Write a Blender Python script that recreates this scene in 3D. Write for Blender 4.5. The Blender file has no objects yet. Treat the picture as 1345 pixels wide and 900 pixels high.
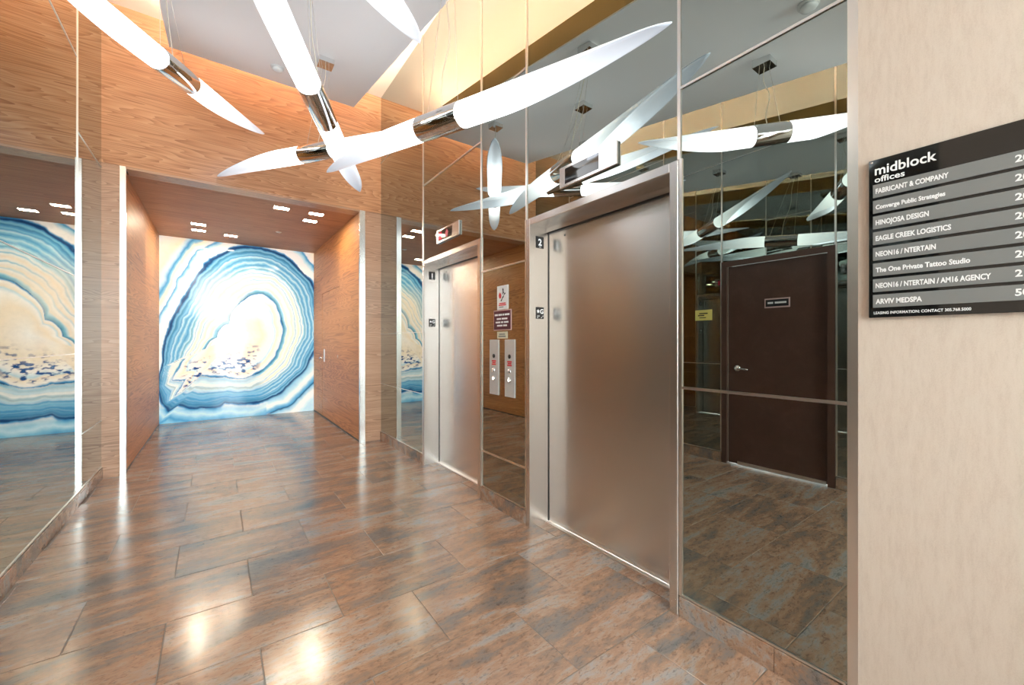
import bpy, bmesh, math, random
import numpy as np
from mathutils import Vector, Matrix

random.seed(4)
scene = bpy.context.scene
COL = scene.collection

# ------------------------------------------------------------------ camera
EYE = 1.317
cam_d = bpy.data.cameras.new('camera')
cam_d.sensor_fit = 'HORIZONTAL'
cam_d.sensor_width = 36.0
cam_d.lens = 535.0 / 1345.0 * 36.0
cam_d.clip_start = 0.02
cam = bpy.data.objects.new('camera', cam_d)
cam.location = (0, 0, EYE)
cam.rotation_euler = (math.radians(90), 0, math.radians(-35.98))
COL.objects.link(cam)
scene.camera = cam

# ------------------------------------------------------------------ world (daylight let in through the unseen glazed entrance)
DAY = 18.0
w = bpy.data.worlds.new('world')
scene.world = w
w.use_nodes = True
bg = w.node_tree.nodes['Background']
bg.inputs['Color'].default_value = (0.93, 0.97, 1.0, 1)
bg.inputs['Strength'].default_value = DAY

# exposure / colour management
vs = scene.view_settings
vs.view_transform = 'Standard'
vs.look = 'None'
vs.gamma = 1.0
vs.use_curve_mapping = False
vs.exposure = 0.85
LAMP_GLOW = 2.5
COVE_GLOW = 75.0
SPOT_GLOW = 80.0
MURAL_GLOW = 0.32
try:
    scene.cycles.use_denoising = True
    scene.cycles.max_bounces = 14
    scene.cycles.glossy_bounces = 10
    scene.cycles.diffuse_bounces = 5
    scene.cycles.transparent_max_bounces = 8
    scene.cycles.sample_clamp_indirect = 6.0
except Exception:
    pass

# ------------------------------------------------------------------ main dimensions (metres, camera at x=0 y=0)
XR = 1.81      # face of the elevator wall
XL = -0.90     # face of the left mirror wall
YB = 5.52      # back wall
YM = 8.65      # mural at the end of the alcove
YREAR = -3.5   # unseen, invented glazed entrance behind the camera
ZC = 4.64      # upper ceiling
ZH = 3.06      # alcove ceiling
AX0, AX1 = -0.745, 1.53     # alcove side walls
OX0, OX1 = -0.725, 1.567    # alcove opening
BASE = 0.11
E1 = (2.93, 4.127)
E2 = (1.116, 2.312)
def cloud_z(y): return 4.15 - 0.16 * (5.09 - y)

# portal that guides sampling through the entrance glazing
pd = bpy.data.lights.new('entrance_portal', 'AREA')
pd.shape = 'RECTANGLE'; pd.size = 2.7; pd.size_y = 4.2
try: pd.cycles.is_portal = True
except Exception: pass
po = bpy.data.objects.new('entrance_portal', pd)
po.location = ((XL + XR) / 2, YREAR + 0.06, 2.1)
po.rotation_euler = (math.radians(90), 0, math.radians(180))   # shines towards +Y
po.rotation_euler = (math.radians(-90), 0, math.radians(180))
COL.objects.link(po)
po['kind'] = 'helper'

# ================================================================== materials
MAT = {}
def new_mat(name):
    m = bpy.data.materials.new(name); m.use_nodes = True
    MAT[name] = m
    nt = m.node_tree
    return m, nt, nt.nodes, nt.links, nt.nodes['Principled BSDF']
def plain(name, col, rough=0.5, metal=0.0, emit=None, estr=0.0, spec=0.5, coat=0.0):
    m, nt, N, L, p = new_mat(name)
    p.inputs['Base Color'].default_value = (*col, 1)
    p.inputs['Roughness'].default_value = rough
    p.inputs['Metallic'].default_value = metal
    p.inputs['Specular IOR Level'].default_value = spec
    p.inputs['Coat Weight'].default_value = coat
    if emit:
        p.inputs['Emission Color'].default_value = (*emit, 1)
        p.inputs['Emission Strength'].default_value = estr
    return m
def ramp(N, stops, interp='LINEAR'):
    r = N.new('ShaderNodeValToRGB')
    e = r.color_ramp.elements
    r.color_ramp.interpolation = interp
    while len(e) > 1: e.remove(e[-1])
    e[0].position = stops[0][0]; e[0].color = (*stops[0][1], 1)
    for p, c in stops[1:]:
        k = e.new(p); k.color = (*c, 1)
    return r
def mathn(N, L, op, a, b=None):
    n = N.new('ShaderNodeMath'); n.operation = op
    for i, v in enumerate((a, b)):
        if v is None: continue
        if isinstance(v, (int, float)): n.inputs[i].default_value = v
        else: L.new(v, n.inputs[i])
    return n.outputs[0]
def mapped(N, L, scale, src='Object', loc=(0, 0, 0)):
    tc = N.new('ShaderNodeTexCoord'); mp = N.new('ShaderNodeMapping')
    mp.inputs['Scale'].default_value = scale
    mp.inputs['Location'].default_value = loc
    L.new(tc.outputs[src], mp.inputs['Vector'])
    return mp.outputs['Vector']
def noise(N, L, vec, scale, detail=4, rough=0.55, dist=0.0):
    n = N.new('ShaderNodeTexNoise')
    n.inputs['Scale'].default_value = scale
    n.inputs['Detail'].default_value = detail
    n.inputs['Roughness'].default_value = rough
    n.inputs['Distortion'].default_value = dist
    L.new(vec, n.inputs['Vector'])
    return n.outputs['Fac']

def wood(name, dark, mid, light, across='Z', along='X', rings=16.0, rough=0.32, wob=5.0, coat=0.15):
    """veneer: fine fibres plus cathedral rings, grain running along one axis"""
    m, nt, N, L, p = new_mat(name)
    sc = {'X': 6.0, 'Y': 6.0, 'Z': 6.0}
    sc[along] = 0.42
    v = mapped(N, L, (sc['X'], sc['Y'], sc['Z']))
    big = noise(N, L, v, 0.45, 3, 0.5)
    tc = N.new('ShaderNodeTexCoord'); sep = N.new('ShaderNodeSeparateXYZ')
    L.new(tc.outputs['Object'], sep.inputs[0])
    ph = mathn(N, L, 'ADD', mathn(N, L, 'MULTIPLY', sep.outputs[across], rings), mathn(N, L, 'MULTIPLY', big, rings * wob))
    ring = mathn(N, L, 'FRACT', ph)
    sc2 = {'X': 48.0, 'Y': 48.0, 'Z': 48.0}
    sc2[along] = 1.1
    fib = noise(N, L, mapped(N, L, (sc2['X'], sc2['Y'], sc2['Z'])), 1.0, 3, 0.55)
    tone = noise(N, L, mapped(N, L, (sc['X'] * .5, sc['Y'] * .5, sc['Z'] * .5)), 0.8, 3, 0.5)
    f = mathn(N, L, 'ADD', mathn(N, L, 'MULTIPLY', ring, 0.32), mathn(N, L, 'MULTIPLY', fib, 0.55))
    f = mathn(N, L, 'ADD', f, mathn(N, L, 'MULTIPLY', mathn(N, L, 'SUBTRACT', tone, 0.5), 0.5))
    r = ramp(N, [(0.18, dark), (0.46, mid), (0.78, light)])
    L.new(f, r.inputs[0]); L.new(r.outputs[0], p.inputs['Base Color'])
    p.inputs['Roughness'].default_value = rough
    p.inputs['Coat Weight'].default_value = coat
    p.inputs['Coat Roughness'].default_value = 0.2
    b = N.new('ShaderNodeBump'); b.inputs['Strength'].default_value = 0.06; b.inputs['Distance'].default_value = 0.003
    L.new(fib, b.inputs['Height']); L.new(b.outputs[0], p.inputs['Normal'])
    return m

M_WOOD = wood('oak_veneer', (0.32, 0.125, 0.05), (0.57, 0.285, 0.14), (0.70, 0.41, 0.235), 'Z', 'X', 12)
M_WOOD_P = wood('oak_veneer_pillar', (0.30, 0.155, 0.09), (0.53, 0.315, 0.20), (0.65, 0.43, 0.30), 'Z', 'X', 17)
M_WOOD_S = wood('oak_veneer_side', (0.36, 0.14, 0.042), (0.62, 0.28, 0.09), (0.72, 0.37, 0.145), 'Z', 'Y', 10, 0.42, 4.0, 0.0)
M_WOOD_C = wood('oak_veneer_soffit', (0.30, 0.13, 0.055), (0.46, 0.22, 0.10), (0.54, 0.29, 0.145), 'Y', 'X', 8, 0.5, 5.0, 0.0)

def tile_material():
    m, nt, N, L, p = new_mat('rust_slate_tile')
    tc = N.new('ShaderNodeTexCoord'); oi = N.new('ShaderNodeObjectInfo')
    comb = N.new('ShaderNodeCombineXYZ')
    L.new(mathn(N, L, 'MULTIPLY', oi.outputs['Random'], 91.0), comb.inputs[0])
    L.new(mathn(N, L, 'MULTIPLY', oi.outputs['Random'], 47.0), comb.inputs[1])
    add = N.new('ShaderNodeVectorMath'); add.operation = 'ADD'
    L.new(tc.outputs['Object'], add.inputs[0]); L.new(comb.outputs[0], add.inputs[1])
    def mp(s):
        q = N.new('ShaderNodeMapping'); q.inputs['Scale'].default_value = s
        L.new(add.outputs[0], q.inputs['Vector']); return q.outputs['Vector']
    a = noise(N, L, mp((1.3, 5.2, 5.2)), 1.0, 5, 0.60, 0.5)
    b = noise(N, L, mp((11.0, 30.0, 30.0)), 1.0, 6, 0.74, 0.4)
    c = noise(N, L, mp((26.0, 60.0, 60.0)), 1.0, 5, 0.7, 1.2)
    f = mathn(N, L, 'ADD', mathn(N, L, 'MULTIPLY', a, 0.73), mathn(N, L, 'MULTIPLY', b, 0.31))
    f = mathn(N, L, 'ADD', f, mathn(N, L, 'MULTIPLY', mathn(N, L, 'SUBTRACT', oi.outputs['Random'], 0.5), 0.06))
    r = ramp(N, [(0.36, (0.12, 0.115, 0.112)), (0.43, (0.19, 0.16, 0.14)), (0.485, (0.26, 0.17, 0.12)),
                 (0.53, (0.35, 0.205, 0.13)), (0.57, (0.36, 0.25, 0.185)), (0.62, (0.33, 0.30, 0.28)), (0.69, (0.20, 0.20, 0.20))])
    L.new(f, r.inputs[0])
    spots = ramp(N, [(0.36, (0.35, 0.30, 0.28)), (0.47, (1, 1, 1))])
    L.new(c, spots.inputs[0])
    mx = N.new('ShaderNodeMix'); mx.data_type = 'RGBA'; mx.blend_type = 'MULTIPLY'
    mx.inputs['Factor'].default_value = 0.6
    L.new(r.outputs[0], mx.inputs['A']); L.new(spots.outputs[0], mx.inputs['B'])
    L.new(mx.outputs['Result'], p.inputs['Base Color'])
    rr = ramp(N, [(0.3, (0.155,) * 3), (0.7, (0.225,) * 3)])
    L.new(b, rr.inputs[0]); L.new(rr.outputs[0], p.inputs['Roughness'])
    p.inputs['Specular IOR Level'].default_value = 1.0
    p.inputs['IOR'].default_value = 1.65
    p.inputs['Coat Weight'].default_value = 0.0
    bp = N.new('ShaderNodeBump'); bp.inputs['Strength'].default_value = 0.03; bp.inputs['Distance'].default_value = 0.002
    L.new(b, bp.inputs['Height']); L.new(bp.outputs[0], p.inputs['Normal'])
    return m
M_TILE = tile_material()
M_GROUT = plain('grout', (0.20, 0.175, 0.15), 0.7)

def steel_material(name, col, rough, along):
    m, nt, N, L, p = new_mat(name)
    s = {'X': 900.0, 'Y': 900.0, 'Z': 900.0}
    s[along] = 8.0
    v = mapped(N, L, (s['X'], s['Y'], s['Z']))
    f = noise(N, L, v, 1.0, 3, 0.6)
    r = ramp(N, [(0.3, tuple(x * 0.86 for x in col)), (0.7, col)])
    L.new(f, r.inputs[0]); L.new(r.outputs[0], p.inputs['Base Color'])
    p.inputs['Metallic'].default_value = 1.0
    p.inputs['Roughness'].default_value = rough
    tg = N.new('ShaderNodeTangent'); tg.direction_type = 'RADIAL'; tg.axis = 'Z'
    L.new(tg.outputs[0], p.inputs['Tangent'])
    p.inputs['Anisotropic'].default_value = 0.75
    p.inputs['Anisotropic Rotation'].default_value = 0.25
    return m
M_STEEL = steel_material('brushed_steel', (0.84, 0.83, 0.81), 0.26, 'Y')
M_STEEL_V = steel_material('brushed_steel_frame', (0.80, 0.79, 0.78), 0.26, 'Z')
M_MIRROR = plain('tinted_mirror', (0.40, 0.44, 0.412), 0.0, 1.0)
M_ALU = plain('satin_aluminium', (0.86, 0.82, 0.78), 0.28, 1.0)
M_SATIN = plain('satin_plate', (0.62, 0.60, 0.585), 0.5, 0.35)
M_CHROME = plain('chrome', (0.80, 0.80, 0.80), 0.05, 1.0)
M_WHITE_TRIM = plain('pale_edge_trim', (0.93, 0.92, 0.91), 0.22, 1.0)
M_SUB = plain('wall_backing', (0.10, 0.09, 0.08), 0.8)
M_CLOUD = plain('grey_plaster', (0.86, 0.865, 0.885), 0.9, spec=0.2)
M_CREAM = plain('cream_plaster', (0.84, 0.79, 0.71), 0.9, spec=0.2)
M_FASCIA = plain('ochre_fascia', (0.50, 0.31, 0.12), 0.7, spec=0.2)
M_BLACK = plain('black_plastic', (0.012, 0.012, 0.013), 0.35)
M_BLACKGLASS = plain('black_acrylic', (0.008, 0.008, 0.008), 0.06, coat=0.5)
M_STRIP = plain('grey_strip', (0.19, 0.195, 0.19), 0.4)
M_PRINT = plain('white_print', (0.86, 0.86, 0.86), 0.5)
M_WHITE = plain('white_plastic', (0.80, 0.80, 0.80), 0.45)
M_MAROON = plain('maroon_plastic', (0.085, 0.012, 0.028), 0.35)
M_PINKB = plain('pale_pink_border', (0.62, 0.42, 0.40), 0.4)
M_RED = plain('red_print', (0.62, 0.02, 0.03), 0.5)
M_BEIGEP = plain('beige_plastic', (0.66, 0.60, 0.44), 0.5)
M_YELLOW = plain('yellow_paper', (0.85, 0.74, 0.22), 0.6)
M_LEDRED = plain('red_display', (0.3, 0.0, 0.02), 0.4, emit=(1.0, 0.03, 0.08), estr=0.45)
M_LEDDIM = plain('red_display_dim', (0.3, 0.02, 0.05), 0.4, emit=(1.0, 0.10, 0.16), estr=0.12)
M_LIT = plain('lit_button', (0.8, 0.8, 0.75), 0.4, emit=(1.0, 0.93, 0.8), estr=1.2)
M_LENS = plain('downlight_lens', (0.9, 0.85, 0.7), 0.4, emit=(1.0, 0.84, 0.62), estr=SPOT_GLOW)
M_COVE = plain('cove_led', (0.9, 0.8, 0.6), 0.4, emit=(1.0, 0.75, 0.60), estr=COVE_GLOW)
M_DARKFRAME = plain('dark_bronze_frame', (0.045, 0.04, 0.035), 0.35, 0.6)
M_CABLE = plain('steel_cable', (0.75, 0.72, 0.66), 0.35, 0.7)
M_CORD = plain('clear_cord', (0.72, 0.66, 0.55), 0.45)

def beige_material():
    m, nt, N, L, p = new_mat('beige_vinyl')
    v = mapped(N, L, (60.0, 60.0, 12.0))
    f = noise(N, L, v, 1.0, 6, 0.7)
    v2 = mapped(N, L, (320.0, 320.0, 320.0))
    g = noise(N, L, v2, 1.0, 2, 0.6)
    s = mathn(N, L, 'ADD', mathn(N, L, 'MULTIPLY', f, 0.65), mathn(N, L, 'MULTIPLY', g, 0.35))
    r = ramp(N, [(0.32, (0.53, 0.435, 0.36)), (0.52, (0.60, 0.51, 0.43)), (0.70, (0.63, 0.545, 0.465))])
    L.new(s, r.inputs[0]); L.new(r.outputs[0], p.inputs['Base Color'])
    p.inputs['Roughness'].default_value = 0.75
    p.inputs['Specular IOR Level'].default_value = 0.25
    b = N.new('ShaderNodeBump'); b.inputs['Strength'].default_value = 0.12; b.inputs['Distance'].default_value = 0.002
    L.new(s, b.inputs['Height']); L.new(b.outputs[0], p.inputs['Normal'])
    return m
M_BEIGE = beige_material()

def brown_door_material():
    m, nt, N, L, p = new_mat('brown_painted_door')
    f = noise(N, L, mapped(N, L, (7, 7, 7)), 1.0, 6, 0.65, 0.4)
    r = ramp(N, [(0.3, (0.072, 0.035, 0.025)), (0.55, (0.088, 0.043, 0.031)), (0.75, (0.112, 0.055, 0.042))])
    L.new(f, r.inputs[0]); L.new(r.outputs[0], p.inputs['Base Color'])
    rr = ramp(N, [(0.3, (0.28,) * 3), (0.7, (0.40,) * 3)])
    L.new(f, rr.inputs[0]); L.new(rr.outputs[0], p.inputs['Roughness'])
    return m
M_BROWN = brown_door_material()

def shade_material():
    """white acrylic tube, lit from the sleeve end: the glow falls off along the tube"""
    m, nt, N, L, p = new_mat('glowing_acrylic')
    p.inputs['Base Color'].default_value = (0.60, 0.63, 0.68, 1)
    p.inputs['Roughness'].default_value = 0.25
    tc = N.new('ShaderNodeTexCoord'); sep = N.new('ShaderNodeSeparateXYZ')
    L.new(tc.outputs['Object'], sep.inputs[0])
    ax = mathn(N, L, 'ABSOLUTE', sep.outputs['X'])
    r = ramp(N, [(0.12, (1, 1, 1)), (0.30, (0.62, 0.63, 0.65)), (0.60, (0.16, 0.17, 0.185)), (1.0, (0.05, 0.06, 0.075))])
    L.new(mathn(N, L, 'DIVIDE', ax, 1.5), r.inputs[0])
    L.new(r.outputs[0], p.inputs['Emission Color'])
    p.inputs['Emission Strength'].default_value = LAMP_GLOW
    return m
M_SHADE = shade_material()

def glass_material():
    m, nt, N, L, p = new_mat('clear_glass')
    out = N['Material Output']
    t = N.new('ShaderNodeBsdfTransparent'); t.inputs[0].default_value = (0.94, 0.97, 0.96, 1)
    g = N.new('ShaderNodeBsdfGlossy'); g.inputs['Roughness'].default_value = 0.0
    fr = N.new('ShaderNodeFresnel'); fr.inputs[0].default_value = 1.45
    mx = N.new('ShaderNodeMixShader')
    L.new(fr.outputs[0], mx.inputs[0]); L.new(t.outputs[0], mx.inputs[1]); L.new(g.outputs[0], mx.inputs[2])
    L.new(mx.outputs[0], out.inputs['Surface'])
    return m
M_GLASS = glass_material()

# ================================================================== geometry helpers
def obj_from(name, verts, faces, mat, parent=None, smooth=False, loc=None):
    me = bpy.data.meshes.new(name)
    me.from_pydata([tuple(v) for v in verts], [], faces)
    me.update()
    if mat: me.materials.append(mat)
    if smooth:
        me.polygons.foreach_set('use_smooth', [True] * len(me.polygons))
    o = bpy.data.objects.new(name, me)
    if loc: o.location = loc
    COL.objects.link(o)
    if parent: o.parent = parent
    return o
BOXF = [(0, 3, 2, 1), (4, 5, 6, 7), (0, 1, 5, 4), (1, 2, 6, 5), (2, 3, 7, 6), (3, 0, 4, 7)]
def boxverts(x0, x1, y0, y1, z0, z1):
    return [(x0, y0, z0), (x1, y0, z0), (x1, y1, z0), (x0, y1, z0), (x0, y0, z1), (x1, y0, z1), (x1, y1, z1), (x0, y1, z1)]
def box(name, x0, x1, y0, y1, z0, z1, mat, parent=None):
    return obj_from(name, boxverts(x0, x1, y0, y1, z0, z1), BOXF, mat, parent)
def boxes(name, lst, mat, parent=None):
    v, f = [], []
    for b in lst:
        k = len(v)
        v += boxverts(*b); f += [tuple(i + k for i in q) for q in BOXF]
    return obj_from(name, v, f, mat, parent)
def bevel_box(name, x0, x1, y0, y1, z0, z1, mat, parent=None, r=0.004, seg=2):
    bm = bmesh.new()
    vs_ = [bm.verts.new(v) for v in boxverts(x0, x1, y0, y1, z0, z1)]
    for q in BOXF: bm.faces.new([vs_[i] for i in q])
    bmesh.ops.bevel(bm, geom=list(bm.edges), offset=r, segments=seg, affect='EDGES', profile=0.5)
    me = bpy.data.meshes.new(name); bm.to_mesh(me); bm.free()
    me.materials.append(mat)
    o = bpy.data.objects.new(name, me); COL.objects.link(o)
    if parent: o.parent = parent
    return o
def empty(name, loc=(0, 0, 0)):
    o = bpy.data.objects.new(name, None); o.location = loc; o.empty_display_size = 0.1
    COL.objects.link(o); return o
def tag(o, label, cat, group=None):
    o['label'] = label; o['category'] = cat
    if group: o['group'] = group
    return o
def struct(o): o['kind'] = 'structure'; return o
def lathe_verts(prof, n=20):
    """profile of (radius, height) turned around Z"""
    v, f = [], []
    for r, h in prof:
        for k in range(n):
            a = 2 * math.pi * k / n
            v.append((r * math.cos(a), r * math.sin(a), h))
    for i in range(len(prof) - 1):
        for k in range(n):
            k2 = (k + 1) % n
            f.append((i * n + k, i * n + k2, (i + 1) * n + k2, (i + 1) * n + k))
    f.append(tuple(range(n))[::-1]); f.append(tuple((len(prof) - 1) * n + k for k in range(n)))
    return v, f
def frame_matrix(o, ex, ey, ez):
    return Matrix(((ex[0], ey[0], ez[0], o[0]), (ex[1], ey[1], ez[1], o[1]), (ex[2], ey[2], ez[2], o[2]), (0, 0, 0, 1)))
def lathe(name, prof, mat, parent, o=(0, 0, 0), axis=(0, 0, 1), n=20, smooth=True):
    ez = Vector(axis).normalized()
    t = Vector((0, 0, 1)) if abs(ez.z) < 0.9 else Vector((1, 0, 0))
    ex = t.cross(ez).normalized(); ey = ez.cross(ex)
    Mx = frame_matrix(o, ex, ey, ez)
    v, f = lathe_verts(prof, n)
    return obj_from(name, [Mx @ Vector(p) for p in v], f, mat, parent, smooth)
def tube(name, pts, r, mat, parent, n=6):
    v, f = [], []
    pts = [Vector(p) for p in pts]
    for i, p in enumerate(pts):
        d = (pts[min(i + 1, len(pts) - 1)] - pts[max(i - 1, 0)]).normalized()
        t = Vector((0, 0, 1)) if abs(d.z) < 0.9 else Vector((1, 0, 0))
        ex = t.cross(d).normalized(); ey = d.cross(ex)
        for k in range(n):
            a = 2 * math.pi * k / n
            v.append(p + ex * (r * math.cos(a)) + ey * (r * math.sin(a)))
    for i in range(len(pts) - 1):
        for k in range(n):
            k2 = (k + 1) % n
            f.append((i * n + k, i * n + k2, (i + 1) * n + k2, (i + 1) * n + k))
    f.append(tuple(range(n))[::-1]); f.append(tuple((len(pts) - 1) * n + k for k in range(n)))
    return obj_from(name, v, f, mat, parent, True)
def prism(name, poly, depth, Mx, mat, parent):
    """2D polygon in the frame's xy-plane, extruded along its +z"""
    n = len(poly)
    v = [Mx @ Vector((x, y, 0)) for x, y in poly] + [Mx @ Vector((x, y, depth)) for x, y in poly]
    f = [tuple(range(n))[::-1], tuple(range(n, 2 * n))] + [(i, (i + 1) % n, n + (i + 1) % n, n + i) for i in range(n)]
    return obj_from(name, v, f, mat, parent)
FACE_R = lambda o: frame_matrix(o, (0, -1, 0), (0, 0, 1), (-1, 0, 0))     # on the elevator wall, facing -X
FACE_L = lambda o: frame_matrix(o, (0, 1, 0), (0, 0, 1), (1, 0, 0))       # on the left wall, facing +X
FACE_J = lambda o: frame_matrix(o, (1, 0, 0), (0, 0, 1), (0, -1, 0))      # on a jamb, facing -Y
def lettering(name, s, Mx, mat, parent, width=None, height=None, bold=0.02, align='LEFT', depth=0.0006):
    cu = bpy.data.curves.new(name, 'FONT')
    cu.body = s; cu.size = 1.0; cu.offset = bold; cu.extrude = 0.0
    cu.resolution_u = 3
    tmp = bpy.data.objects.new(name + '_tmp', cu)
    COL.objects.link(tmp)
    bpy.context.view_layer.update()
    me = bpy.data.meshes.new_from_object(tmp.evaluated_get(bpy.context.evaluated_depsgraph_get()))
    bpy.data.objects.remove(tmp); bpy.data.curves.remove(cu)
    co = np.zeros(len(me.vertices) * 3); me.vertices.foreach_get('co', co); co = co.reshape(-1, 3)
    lo, hi = co.min(0), co.max(0)
    cap = 0.7
    sy = (height / cap) if height else width / (hi[0] - lo[0])
    sx = (width / (hi[0] - lo[0])) if width else sy
    co[:, 0] = (co[:, 0] - lo[0]) * sx
    if align == 'CENTER': co[:, 0] -= (hi[0] - lo[0]) * sx / 2
    co[:, 1] *= sy
    co[:, 2] = depth
    R = np.array(Mx)[:3, :3]; t = np.array(Mx)[:3, 3]
    co = co @ R.T + t
    me.vertices.foreach_set('co', co.ravel()); me.update()
    me.name = name
    me.materials.clear(); me.materials.append(mat)
    o = bpy.data.objects.new(name, me); COL.objects.link(o)
    o.parent = parent
    return o
def bars(name, rects, Mx, mat, parent, depth=0.0008):
    """small flat printed bars (lines of print too small to read)"""
    v, f = [], []
    for x0, x1, y0, y1 in rects:
        k = len(v)
        v += [Mx @ Vector(p) for p in boxverts(x0, x1, y0, y1, 0, depth)]
        f += [tuple(i + k for i in q) for q in BOXF]
    return obj_from(name, v, f, mat, parent)

# ================================================================== floor
floor = struct(box('floor', XL - 0.1, 2.02, YREAR - 0.05, YM + 0.05, -0.12, -0.0025, M_GROUT))
TL, TW, GAP = 0.685, 0.445, 0.0035
tile_cache = {}
def tile(x0, x1, y0, y1):
    lx, ly = round(x1 - x0, 4), round(y1 - y0, 4)
    if lx < 0.02 or ly < 0.02: return
    if (lx, ly) not in tile_cache:
        hx, hy, c = lx / 2, ly / 2, 0.002
        me = bpy.data.meshes.new('tile')
        v = [(-hx, -hy, -0.012), (hx, -hy, -0.012), (hx, hy, -0.012), (-hx, hy, -0.012),
             (-hx, -hy, -c * .5), (hx, -hy, -c * .5), (hx, hy, -c * .5), (-hx, hy, -c * .5),
             (-hx + c, -hy + c, 0), (hx - c, -hy + c, 0), (hx - c, hy - c, 0), (-hx + c, hy - c, 0)]
        f = [(0, 1, 5, 4), (1, 2, 6, 5), (2, 3, 7, 6), (3, 0, 4, 7), (4, 5, 9, 8), (5, 6, 10, 9), (6, 7, 11, 10), (7, 4, 8, 11), (8, 9, 10, 11)]
        me.from_pydata(v, [], f); me.update(); me.materials.append(M_TILE)
        tile_cache[(lx, ly)] = me
    o = bpy.data.objects.new('tile', tile_cache[(lx, ly)])
    o.location = ((x0 + x1) / 2, (y0 + y1) / 2, 0)
    COL.objects.link(o); o.parent = floor
for k in range(-11, 18):
    y0 = 1.17 + k * TW; y1 = y0 + TW
    y0, y1 = max(y0, YREAR), min(y1, YM)
    if y1 - y0 < 0.03: continue
    off = -0.19 if k % 2 == 0 else 0.1525
    for j in range(-4, 6):
        x0 = off + j * TL; x1 = x0 + TL
        lim0, lim1 = (XL, 1.985) if y1 < YB + 0.2 else (AX0 - 0.01, AX1 + 0.01)
        x0, x1 = max(x0, lim0), min(x1, lim1)
        if x1 - x0 < 0.03: continue
        tile(x0 + GAP / 2, x1 - GAP / 2, y0 + GAP / 2, y1 - GAP / 2)

# ================================================================== ceilings
ceiling = struct(box('ceiling', XL - 0.1, XR + 0.3, YREAR - 0.1, YB + 0.2, ZC, ZC + 0.12, M_CREAM))
# dropped, sloping ceiling panel with its own edge band and cove light
CX0, CX1, CY0, CY1 = -0.366, 1.339, -2.3, 5.09
TH = 0.20
za, zb = cloud_z(CY0), cloud_z(CY1)
drop = struct(empty('ceiling_dropped'))
obj_from('soffit_panel', [(CX0, CY0, za), (CX1, CY0, za), (CX1, CY1, zb), (CX0, CY1, zb),
                          (CX0, CY0, za + .012), (CX1, CY0, za + .012), (CX1, CY1, zb + .012), (CX0, CY1, zb + .012)],
         BOXF, M_CLOUD, drop)
e = 0.004
obj_from('edge_band', [(CX0 + e, CY0 + e, za + .012), (CX1 - e, CY0 + e, za + .012), (CX1 - e, CY1 - e, zb + .012), (CX0 + e, CY1 - e, zb + .012),
                       (CX0 + e, CY0 + e, za + TH), (CX1 - e, CY0 + e, za + TH), (CX1 - e, CY1 - e, zb + TH), (CX0 + e, CY1 - e, zb + TH)],
         BOXF, M_FASCIA, drop)
def cove(x0, x1, y0, y1):
    z0, z1 = cloud_z(y0) + TH, cloud_z(y1) + TH
    obj_from('cove_light_strip', [(x0, y0, z0), (x1, y0, z0), (x1, y1, z1), (x0, y1, z1),
                                  (x0, y0, z0 + .015), (x1, y0, z0 + .015), (x1, y1, z1 + .015), (x0, y1, z1 + .015)], BOXF, M_COVE, drop)
cove(CX1 - 0.10, CX1 - 0.07, 0.2, CY1 - 0.10)
cove(CX0 + 0.07, CX0 + 0.10, 0.2, CY1 - 0.10)
cove(CX0 + 0.10, CX1 - 0.10, CY1 - 0.12, CY1 - 0.09)

# ================================================================== elevator wall
wall_r = struct(boxes('wall_right', [
    (XR + .012, XR + .25, E1[1] - .005, YB, 0, ZC), (XR + .012, XR + .25, E2[1] - .005, E1[0] + .005, 0, ZC), (XR + .012, XR + .25, 0.43, E2[0] + .005, 0, ZC),
    (XR + .012, XR + .25, E1[0], E1[1], 2.19, ZC), (XR + .012, XR + .25, E2[0], E2[1], 2.19, ZC)], M_SUB))
def pane_r(y0, y1, z0, z1):
    g = 0.002
    box('mirror_pane', XR, XR + .011, y0 + g, y1 - g, z0 + g, z1 - g, M_MIRROR, wall_r)
def hstrip_r(y0, y1, z, t=0.012):
    box('trim_strip', XR - .006, XR + .004, y0, y1, z - t / 2, z + t / 2, M_ALU, wall_r)
def vstrip_r(y, z0, z1, t=0.014):
    box('trim_strip', XR - .007, XR + .004, y - t / 2, y + t / 2, z0, z1, M_ALU, wall_r)
cols_r = [(E1[1], YB, [BASE, 0.76, 1.43, 3.75, ZC]), (E1[0], E1[1], [2.2, 3.01, ZC]), (E2[1], E1[0], [BASE, 0.41, 1.91, 3.30, ZC]),
          (E2[0], E2[1], [2.2, ZC]), (0.465, E2[0], [BASE - .01, 1.10, 2.54, ZC])]
for y0, y1, zs in cols_r:
    for a, b in zip(zs[:-1], zs[1:]): pane_r(y0, y1, a, b)
    for z in zs[1:-1]:
        thin = (y0 == E1[1])
        hstrip_r(y0 + .007, y1 - (.0 if thin else .007), z, 0.004 if thin else 0.012)
    if zs[0] < 1: hstrip_r(y0 + .007, y1 - .007, zs[0] + .004, 0.008)
vstrip_r(E1[1], 2.2, ZC); vstrip_r(E1[1] + .004, BASE, 2.2, .010)
vstrip_r(E1[0], 2.2, ZC); vstrip_r(E1[0] - .006, BASE, 2.2, .012)
vstrip_r(E2[1], 2.2, ZC); vstrip_r(E2[1] + .006, BASE, 2.2, .012)
vstrip_r(E2[0], 2.2, ZC, .016); vstrip_r(E2[0] - .008, BASE - .01, 2.2, .016)
box('edge_trim', XR - .02, XR + .02, 0.435, 0.465, 0, ZC, M_ALU, wall_r)
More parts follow.
